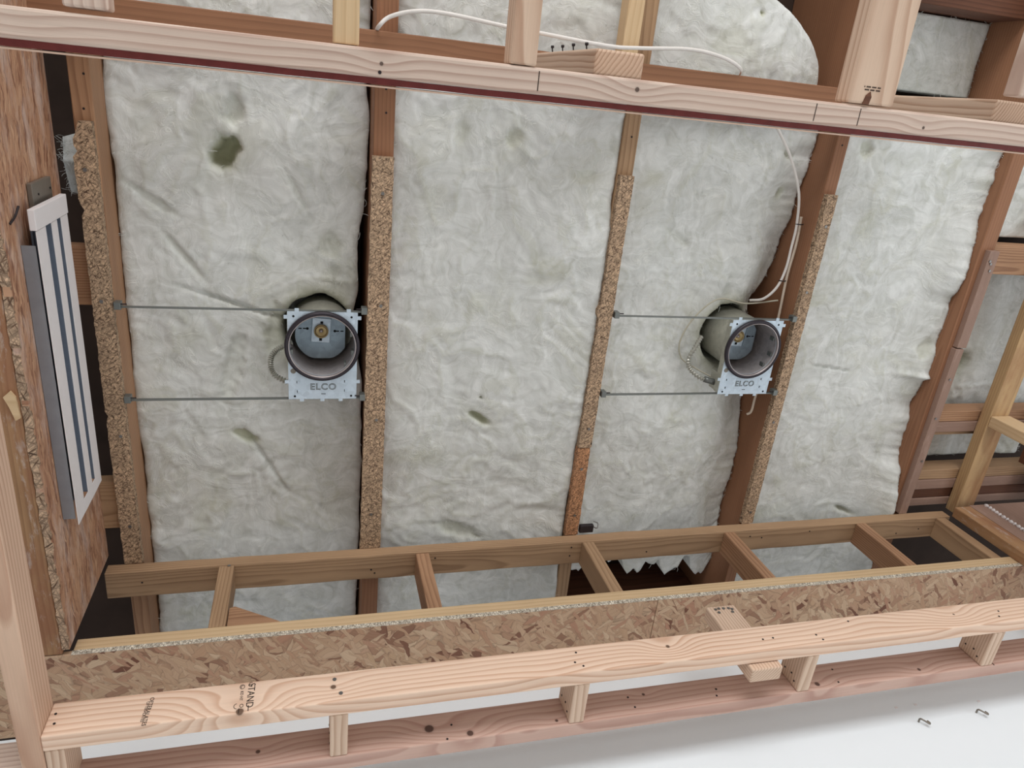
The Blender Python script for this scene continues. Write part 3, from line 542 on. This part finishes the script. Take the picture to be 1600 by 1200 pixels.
# ================================================================== RECESSED LIGHT HOUSINGS
def keyhole(parent, x, y, z, s):
    board('slot', (x - 0.005 + s * 0.006, x + 0.005 + s * 0.006), (y - 0.0015, y + 0.0015), (z - 0.0006, z), 'x', m_black, parent, bev=0)
    board('slot', (x - 0.004 + s * 0.018, x + 0.004 + s * 0.018), (y - 0.0015, y + 0.0015), (z - 0.0006, z), 'x', m_black, parent, bev=0)
    lathe('key_hole', [(0.0001, -0.0007), (0.0035, -0.0007), (0.0035, 0)], m_black, parent, (x, y, z), 12, False)
def fixture(cx, cy, label):
    t = empty('recessed_light', (cx, cy, 1.738), label, 'light fitting', 'recessed light housings')
    zb = 1.738; R = 0.086
    # plate with a round hole
    X0, X1, Y0, Y1 = -0.082, 0.084, -0.088, 0.142; n = 64; vs = []; fs = []
    for i in range(n):
        a = 2 * math.pi * i / n; c, s = math.cos(a), math.sin(a); rr = min(0.078, 0.9 * 0.088)
        k = min((X1 if c > 0 else X0) / c if abs(c) > 1e-6 else 9, (Y1 if s > 0 else Y0) / s if abs(s) > 1e-6 else 9); vs += [(rr * c, rr * s, 0), (k * c, k * s, 0)]
    for i in range(n): j = (i + 1) % n; fs.append((2 * i, 2 * j, 2 * j + 1, 2 * i + 1))
    for (qx, qy) in ((X0, Y0), (X1, Y0), (X0, Y1), (X1, Y1)):
        b = min(range(n), key=lambda i: (vs[2 * i + 1][0] - qx) ** 2 + (vs[2 * i + 1][1] - qy) ** 2); vs[2 * b + 1] = (qx, qy, 0)
    pl = pts_obj('mounting_plate', vs, fs, m_galv, t, Matrix.Translation((cx, cy, zb)))
    so = pl.modifiers.new('thick', 'SOLIDIFY'); so.thickness = 0.0015; so.offset = 0
    for (x, y) in ((-0.060, -0.0915), (0.062, -0.0915), (-0.0855, -0.074), (0.0875, -0.074), (-0.0855, 0.095), (0.0875, 0.095), (-0.05, 0.1440), (0.0, 0.1440), (0.045, 0.1440)):
        board('tab', (cx + x - 0.005, cx + x + 0.005), (cy + y - 0.0045, cy + y + 0.0045), (zb - 0.0008, zb + 0.0008), 'x', m_galv, pl, bev=0)
    for (x, y) in ((-0.068, -0.076), (0.069, -0.076), (-0.067, 0.134), (0.071, 0.134)): lathe('screw_hole', [(0.0001, -0.0013), (0.0028, -0.0013), (0.0028, 0)], m_black, pl, (cx + x, cy + y, zb), 12, False)
    lathe('knockout', [(0.0001, -0.0016), (0.0065, -0.0016), (0.007, 0)], m_duct2, pl, (cx - 0.070, cy + 0.066, zb), 16, False)
    for (x, y) in ((-0.058, 0.096), (0.058, 0.094), (-0.057, 0.121), (0.058, 0.119)):
        board('punched_tab', (cx + x - 0.003, cx + x + 0.003), (cy + y - 0.003, cy + y + 0.003), (zb - 0.003, zb - 0.001), 'x', m_galv, pl, bev=0.0005)
        board('slot', (cx + x - 0.0045, cx + x - 0.003), (cy + y - 0.003, cy + y + 0.003), (zb - 0.0013, zb), 'x', m_black, pl, bev=0)
    text('embossed_letters', 'ELCO', 0.0235, face_mw((1, 0, 0), (0, -1, 0), (cx + 0.002, cy + 0.109, zb - 0.0012)), m_bar, pl, outline=0.0006, space=1.14)
    board('slot', (cx - 0.003, cx + 0.008), (cy + 0.127, cy + 0.1285), (zb - 0.0013, zb), 'x', m_black, pl, bev=0)
    # gasket ring, inner trim ring, tube walls
    lathe('gasket_ring', [(0.0815, -0.010), (0.0845, -0.0115), (0.0885, -0.010), (0.0905, -0.006), (0.0900, -0.001), (0.0815, -0.001)], m_ring, t, (cx, cy, zb), 72, closed=True)
    lathe('trim_ring', [(0.0785, -0.0085), (0.0810, -0.0100), (0.0813, 0.004), (0.0785, 0.004)], m_ring2, t, (cx, cy, zb), 72, closed=True)
    lathe('inner_wall', [(0.0783, -0.004), (0.0787, 0.135)], m_in, t, (cx, cy, zb), 64)
    lathe('housing', [(0.0800, 0.002), (0.0815, 0.012), (0.0815, 0.17), (0.070, 0.185), (0.0001, 0.186)], m_can, t, (cx, cy, zb), 64)
    # socket plate
    zs = zb + 0.082; r = 0.0665; P = []
    for i in range(48):
        a = 2 * math.pi * i / 48; x = r * math.cos(a); y = max(min(r * math.sin(a), 0.0625), -0.0625); P.append((min(x, 0.058), y))
    sk = prism('socket_plate', [(cx + x, cy + y) for x, y in P], 'z', zs, zs + 0.0012, m_galvd, t)
    g = MW[sk.name].copy()
    M2 = Matrix.Translation((cx - 0.002, cy - 0.014, zs - 0.0012)) @ Matrix.Rotation(math.radians(4), 4, 'Z')
    b2 = meshobj('socket_bracket', box_mesh(0.046, 0.064, 0.002, 0.0004), m_galv, sk, M2)
    b3 = meshobj('bracket_flange', box_mesh(0.0012, 0.064, 0.005, 0), m_galvd, sk, M2 @ Matrix.Translation((-0.023, 0, -0.002))); meshobj('bracket_flange', b3.data, None, sk, M2 @ Matrix.Translation((0.023, 0, -0.002)))
    so_ = lathe('lamp_socket', [(0.0175, 0.0), (0.0182, -0.006), (0.0165, -0.0068), (0.0150, -0.0045), (0.0120, -0.0020), (0.0085, -0.0035), (0.0060, -0.0015), (0.0001, -0.0015)], m_brass, sk, (cx - 0.002, cy - 0.013, zs - 0.0025), 32)
    lathe('centre_contact', [(0.0001, -0.004), (0.0035, -0.0035), (0.005, 0.001)], m_ring2, sk, (cx - 0.002, cy - 0.013, zs - 0.004), 16)
    board('slot', (cx - 0.004, cx + 0.003), (cy - 0.038, cy - 0.032), (zs - 0.0030, zs - 0.0022), 'x', m_black, sk, bev=0)
    board('slot', (cx - 0.007, cx + 0.0), (cy + 0.007, cy + 0.014), (zs - 0.0030, zs - 0.0022), 'x', m_black, sk, bev=0)
    keyhole(sk, cx - 0.036, cy - 0.018, zs, -1); keyhole(sk, cx + 0.032, cy - 0.012, zs, 1)
    for a in (2.9, 0.25, 0.75, -0.4):
        board('spring_clip', (cx + 0.0755 * math.cos(a) - 0.003, cx + 0.0755 * math.cos(a) + 0.003), (cy + 0.0755 * math.sin(a) - 0.006, cy + 0.0755 * math.sin(a) + 0.006), (zb + 0.004, zb + 0.022), 'z', m_bar, t, bev=0.0005)
    # junction box behind the plate and its side flange
    board('junction_box', (cx - 0.078, cx - 0.03), (cy + 0.084, cy + 0.14), (zb + 0.001, zb + 0.06), 'x', m_can, t, bev=0.001)
    board('side_flange', (cx - 0.083, cx - 0.0822), (cy - 0.085, cy + 0.138), (zb, zb + 0.022), 'y', m_can, t, bev=0)
    return t
def conduit(t, P): tube('flexible_conduit', P, 0.0060, m_cond, t, n=10, m=9, ribs=0.34)
f1 = fixture(0.028, 0.624, 'left recessed light housing on a galvanised plate, its brass lamp socket in view')
conduit(f1, [(-0.045, 0.635, 1.80), (-0.066, 0.647, 1.80), (-0.086, 0.660, 1.80), (-0.097, 0.680, 1.80), (-0.097, 0.706, 1.798), (-0.085, 0.725, 1.79), (-0.055, 0.738, 1.78)])
f2 = fixture(1.241, 0.622, 'right recessed light housing on a galvanised plate, its tall can and loose wire in view')
conduit(f2, [(1.125, 0.615, 1.83), (1.100, 0.640, 1.81), (1.079, 0.675, 1.80), (1.090, 0.708, 1.80), (1.125, 0.733, 1.79), (1.165, 0.741, 1.775)])
tube('connector', [(1.135, 0.735, 1.785), (1.165, 0.741, 1.775)], 0.0095, m_bar, f2, n=10, m=3)
tube('thin_wire', [(1.335, 0.49, 1.80), (1.255, 0.513, 1.838), (1.16, 0.502, 1.838), (1.094, 0.558, 1.838), (1.062, 0.629, 1.838), (1.07, 0.68, 1.835), (1.10, 0.704, 1.825), (1.16, 0.73, 1.79)], 0.0024, m_wire, f2)
def hanger(x0, x1, y, t, tilt=0.0):
    b = prism('hanger_bar', [(x0, 1.7385), (x1, 1.7385 + tilt), (x1, 1.7485 + tilt), (x0, 1.7485)], 'y', y - 0.0014, y + 0.0014, m_bar, t)
    for x, s in ((x0, 1), (x1, -1)):
        board('bar_end_bracket', (min(x, x + s * 0.014), max(x, x + s * 0.014)), (y - 0.013, y + 0.004), (1.730, 1.752), 'x', m_bar, b, bev=0.001)
        tube('bar_nail', [(x + s * 0.004, y - 0.008, 1.736), (x + s * 0.026, y - 0.009, 1.734)], 0.0016, m_naild, b, n=6, m=2)
hanger(-0.426, 0.134, 0.535, f1); hanger(-0.426, 0.134, 0.766, f1)
hanger(0.790, 1.362, 0.531, f2); hanger(0.788, 1.360, 0.764, f2)

# ================================================================== CABLES
tube('cable', [(0.138, -0.088, 1.75), (0.140, -0.100, 1.69), (0.163, -0.121, 1.69), (0.215, -0.137, 1.685), (0.283, -0.140, 1.685), (0.41, -0.131, 1.688), (0.49, -0.127, 1.69), (0.651, -0.119, 1.69), (0.729, -0.123, 1.69), (0.857, -0.134, 1.69), (0.943, -0.126, 1.69), (1.00, -0.108, 1.70), (1.03, -0.094, 1.75)],
     0.0042, m_cable, None, flat=0.62, label='white flat cable looping above the front beam', cat='cable')
tube('cable', [(1.24, -0.34, 1.75), (1.33, -0.33, 1.75), (1.37, -0.36, 1.75), (1.50, -0.40, 1.75)], 0.004, m_cable, None, flat=0.6, label='short white cable at the top edge left of the big fresh stud', cat='cable')
tube('cable', [(1.16, -0.04, 1.80), (1.204, 0.017, 1.80), (1.263, 0.086, 1.80), (1.316, 0.177, 1.80), (1.335, 0.265, 1.80), (1.336, 0.33, 1.80), (1.335, 0.395, 1.80), (1.320, 0.450, 1.80), (1.295, 0.490, 1.815), (1.27, 0.505, 1.845)],
     0.0042, m_cable, None, flat=0.8, label='white cable bending left from the joist towards the right light fitting', cat='cable')
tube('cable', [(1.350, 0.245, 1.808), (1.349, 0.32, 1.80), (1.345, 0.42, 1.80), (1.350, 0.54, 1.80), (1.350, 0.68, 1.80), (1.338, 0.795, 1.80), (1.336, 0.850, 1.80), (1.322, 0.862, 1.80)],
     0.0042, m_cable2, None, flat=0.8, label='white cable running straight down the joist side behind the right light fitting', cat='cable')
for y, x in ((0.265, 1.343), (0.43, 1.332)):
    tube('cable_staple', [(x - 0.012, y, 1.800), (x, y, 1.793), (x + 0.014, y, 1.800)], 0.0016, m_naild, None, n=6, m=4, label='small dark staple holding the cables to the joist, %s' % ('upper one' if y < 0.3 else 'lower one near the light fitting'), cat='staple')

# ================================================================== FRONT BEAM (nearest the camera)
T = board('front_beam', (-1.6, 2.4), (-0.0375, -0.0008), (1.100, 1.179), 'x', m_pale, bev=0.004, label='long pale fresh beam crossing the top of the picture', cat='wooden beam')
for x in (0.323, 0.799, 0.885): board('pencil_mark', (x - 0.0007, x + 0.0007), (-0.033, -0.006), (1.0996, 1.1000), 'y', m_ink, T, bev=0)
nails(T, [(0.094, -0.008, 1.1)])
red = board('red_edged_strip', (-1.6, 2.4), (-0.0006, 0.0080), (1.104, 1.179), 'x', m_red, bev=0.0, rough=0.0003, cuts=60, label='thin dark red strip along the lower side of the front beam', cat='strip')
board('pale_ply_strip', (-1.6, 2.4), (0.0094, 0.0118), (1.104, 1.179), 'x', m_ply, bev=0.0, label='very thin pale ply strip edging the dark red strip', cat='strip')
G2 = 'lumber joined to the front beam'
board('loose_stud', (0.278, 0.318), (-1.3, -0.0385), (1.100, 1.142), 'y', m_stud, bev=0.003, label='narrow fresh stud meeting the front beam left of the square stud end', cat='stud', group=G2)
bs = board('loose_stud', (0.857, 0.9465), (-1.3, -0.0400), (1.100, 1.138), 'y', m_stud, bev=0.004, label='wide fresh flat stud with a grade stamp and dark knot hole at its foot', cat='stud', group=G2)
prism('knot_hole', [(0.884, -0.040), (0.896, -0.040), (0.898, -0.052), (0.894, -0.060), (0.887, -0.054)], 'z', 1.0985, 1.1005, m_dark, bs)
for k in range(15):
    for r_, z_ in ((0, -0.0625), (1, -0.067)):
        if (k * 7 + r_ * 3) % 5: board('stamp_mark', (0.880 + k * 0.0022, 0.8815 + k * 0.0022), (z_ - 0.0011, z_ + 0.0011), (1.0995, 1.1), 'x', m_ink, bs, bev=0)
board('loose_stud', (0.0315, 0.066), (-1.3, -0.0385), (1.110, 1.148), 'y', m_yellow, bev=0.002, label='yellowish narrow stud meeting the front beam above the left light fitting', cat='stud', group=G2)
board('loose_stud', (-0.291, -0.240), (-1.3, -0.0440), (1.100, 1.138), 'y', m_pale, bev=0.003, label='pale stud end at the top left above the front beam', cat='stud', group=G2)
v1 = board('hanging_stud', (0.443, 0.529), (-0.0795, -0.0395), (1.200, 1.698), 'z', m_block, bev=0.004, label='upright stud whose square end grain shows above the middle of the front beam', cat='stud', group=G2)
for x, z in ((0.448, 1.45), (0.452, 1.40), (0.449, 1.33), (0.452, 1.27)): tube('nail', [(x, -0.077, z), (x - 0.002, -0.088, z)], 0.0013, m_naild, v1, n=6, m=2); tube('nail', [(x - 0.004, -0.088, z), (x + 0.001, -0.0885, z)], 0.0025, m_naild, v1, n=6, m=2)
board('hanging_stud', (1.263, 1.351), (-0.0795, -0.0395), (1.200, 1.648), 'z', m_block, bev=0.004, label='upright stud with end grain showing at the right end of the front beam', cat='stud', group=G2)
board('loose_stud', (1.206, 1.246), (-1.3, -0.0820), (1.100, 1.140), 'y', m_pale, bev=0.003, label='pale grey stud at the top right corner behind the square stud end', cat='stud', group=G2)

# ================================================================== LEFT RAIL AND LADDER FRAME
Lr = board('left_rail', (-0.502, -0.464), (-0.9, 1.60 - 0.16), (1.100, 1.178), 'y', m_left, bev=0.003, label='fresh rail running down the left edge of the picture, the ladder frame nailed to it', cat='wooden beam')
lf = empty('ladder_frame', (0.8, 1.2, 1.10), 'fresh ladder frame of two long rails and short blocks, below the white wall', 'wooden frame')
A = board('rail', (-0.464, 2.55), (1.132, 1.168), (1.100, 1.178), 'xv', m_fresh, lf, bev=0.0028, label='bright peach front rail with printed stamps')
# local offsets of the board: centre x = 1.043
nails(A, [(0.551, 1.132, 1.13), (0.566, 1.132, 1.117), (0.563, 1.132, 1.158), (-0.453, 1.132, 1.150), (-0.449, 1.132, 1.127), (1.052, 1.132, 1.135), (1.168, 1.132, 1.129), (1.175, 1.132, 1.112), (1.285, 1.132, 1.161), (1.738, 1.132, 1.138), (1.721, 1.132, 1.120), (1.024, 1.132, 1.134)], '-y')
nails(A, [(0.043, 1.132, 1.158), (0.054, 1.132, 1.120)], '-y', HS, 'screw')
B = board('rail', (-0.464, 2.65), (1.280, 1.317), (1.100, 1.178), 'xv', m_pink, lf, bev=0.0028, label='pinkish rear rail')
nails(B, [(0.29, 1.28, 1.141), (0.275, 1.28, 1.106), (0.711, 1.28, 1.152), (0.716, 1.28, 1.122), (0.938, 1.28, 1.142), (0.929, 1.28, 1.123), (1.28, 1.28, 1.155), (1.267, 1.28, 1.114)], '-y')
for k, (a, b) in enumerate(((-0.463, -0.431), (0.033, 0.068), (0.547, 0.582), (1.137, 1.170), (1.704, 1.741), (2.30, 2.337))):
    o = board('block', (a, b), (1.1685, 1.2795), (1.101, 1.177), 'y', m_block, lf, bev=0.003)
    if k in (1, 2, 3, 4): nails(o, [(a, 1.255, 1.16), (a, 1.25, 1.135), (a, 1.262, 1.12)], '-x')
hb = board('hanger_block', (0.975, 1.056), (1.170, 1.208), (1.082, 1.303), 'z', m_block, lf, bev=0.0035, label='upright block screwed behind the front rail')
nails(hb, [(x, 1.170, z) for x, z in ((0.995, 1.290), (1.005, 1.292), (1.018, 1.291), (1.032, 1.290), (1.04, 1.286), (0.998, 1.278), (1.036, 1.276))], '-y', HS, 'screw')
text('printed_stamp', 'STAND', 0.019, face_mw((-0.02, 0, -1), (1, 0, -0.02), (-0.1165, 1.1317, 1.142)), m_ink, A, 0.0002)
text('printed_stamp', 'KD HT', 0.008, face_mw((-0.02, 0, -1), (1, 0, -0.02), (-0.133, 1.1317, 1.143)), m_ink, A, 0.0002)
text('printed_stamp', '117', 0.009, face_mw((-0.02, 0, -1), (1, 0, -0.02), (-0.118, 1.1317, 1.170)), m_ink, A, 0.0002)
text('printed_stamp', 'OFTERALATES', 0.0105, face_mw((-0.06, 0, -1), (1, 0, -0.06), (-0.296, 1.1317, 1.131)), m_ink, A, 0.0002)
text('printed_stamp', 'OFTERALATES', 0.0075, face_mw((-0.06, 0, -1), (1, 0, -0.06), (-0.301, 1.1317, 1.131)), m_ink, A, 0.0002)
def ring_mark(x, z, r, a0, a1, n=12, w=0.0007):
    vs = []; fs = []
    for i in range(n + 1):
        a = a0 + (a1 - a0) * i / n
        for q in (r - w, r + w): vs.append((q * math.cos(a) * 0.8, 0, q * math.sin(a)))
    for i in range(n): fs.append((2 * i, 2 * i + 1, 2 * i + 3, 2 * i + 2))
    pts_obj('printed_stamp', vs, fs, m_ink, A, Matrix.Translation((x, 1.1317, z)))
ring_mark(-0.133, 1.166, 0.0055, 0, 6.28); ring_mark(-0.133, 1.166, 0.003, 0.6, 4.5)
ring_mark(-0.140, 1.118, 0.006, 1.5, 4.8); ring_mark(-0.131, 1.118, 0.004, 0, 6.28)
for x, z, l in ((-0.136, 1.106, 0.011), (-0.119, 1.110, 0.013)): board('printed_stamp', (x, x + 0.0015), (1.1315, 1.132), (z - l / 2, z + l / 2), 'z', m_ink, A, bev=0)
board('printed_stamp', (1.748, 1.7505), (1.2795, 1.2802), (1.100, 1.118), 'z', m_ink, B, bev=0)
board('side_rail', (-1.3, -0.503), (1.215, 1.253), (1.100, 1.178), 'xv', m_pale, label='pale rail end seen left of the left rail in the bottom left corner', cat='wooden beam')

# ================================================================== RIGHT SIDE
board('yellow_joist', (2.233, 2.313), (-1.2, 1.245), (1.7395, 1.778), 'y', m_post, bev=0.002, label='yellowish flat lumber crossing the right side, ending on the far short wall', cat='wooden beam')
board('upright_stud', (2.236, 2.316), (0.857, 0.896), (0.95, 1.739), 'z', m_yellow, bev=0.002, label='upright yellowish stud leaving the picture at the right edge', cat='stud')
rs = empty('end_studs', (2.2, 1.2, 1.2), 'pair of rough old uprights closing the right end of the short wall', 'stud')
board('stud', (2.178, 2.245), (1.190, 1.228), (1.28, 1.70), 'z', m_stain, rs); board('panel', (2.246, 2.9), (1.190, 1.222), (1.28, 1.705), 'z', m_paint, rs, bev=0.001)
vs = []; fs = []; Q = [(2.312, 1.1885, 1.69 - 0.02 * i) for i in range(26)]
tube('caulk_bead', [(2.308 + random.uniform(-.003, .003), 1.188, 1.70 - 0.022 * i) for i in range(26)], 0.0055, m_caulk, rs, n=7, m=3, ribs=0.35)
rj = board('short_joist', (2.46, 2.53), (0.2, 1.05), (1.70, 1.755), 'y', m_dark, label='dark old joist piece at the right edge beyond the yellowish lumber', cat='joist')
board('short_block', (2.532, 2.9), (1.09, 1.17), (1.70, 1.745), 'x', m_brown, label='brown block at the right edge above the rough end uprights', cat='wooden block')

# ================================================================== CLIPS ON THE WHITE WALL
for (x, z), l in (((1.571, 1.089), 'left one of two small metal clips on the white wall'), ((1.767, 1.089), 'right one of two small metal clips on the white wall')):
    tube('metal_clip', [(x - 0.006, 1.452, z + 0.011), (x - 0.006, 1.438, z + 0.010), (x - 0.001, 1.436, z + 0.002), (x + 0.006, 1.436, z - 0.010), (x + 0.009, 1.436, z - 0.006), (x + 0.007, 1.436, z + 0.0)], 0.0024, m_duct2, None, n=6, m=5, label=l, cat='clip')
for (x, z) in ((1.535, 1.15), (1.60, 1.15), (1.80, 1.13)): board('plaster_speck', (x, x + 0.008), (1.4490, 1.4502), (z, z + 0.006), 'x', m_white, far, bev=0)
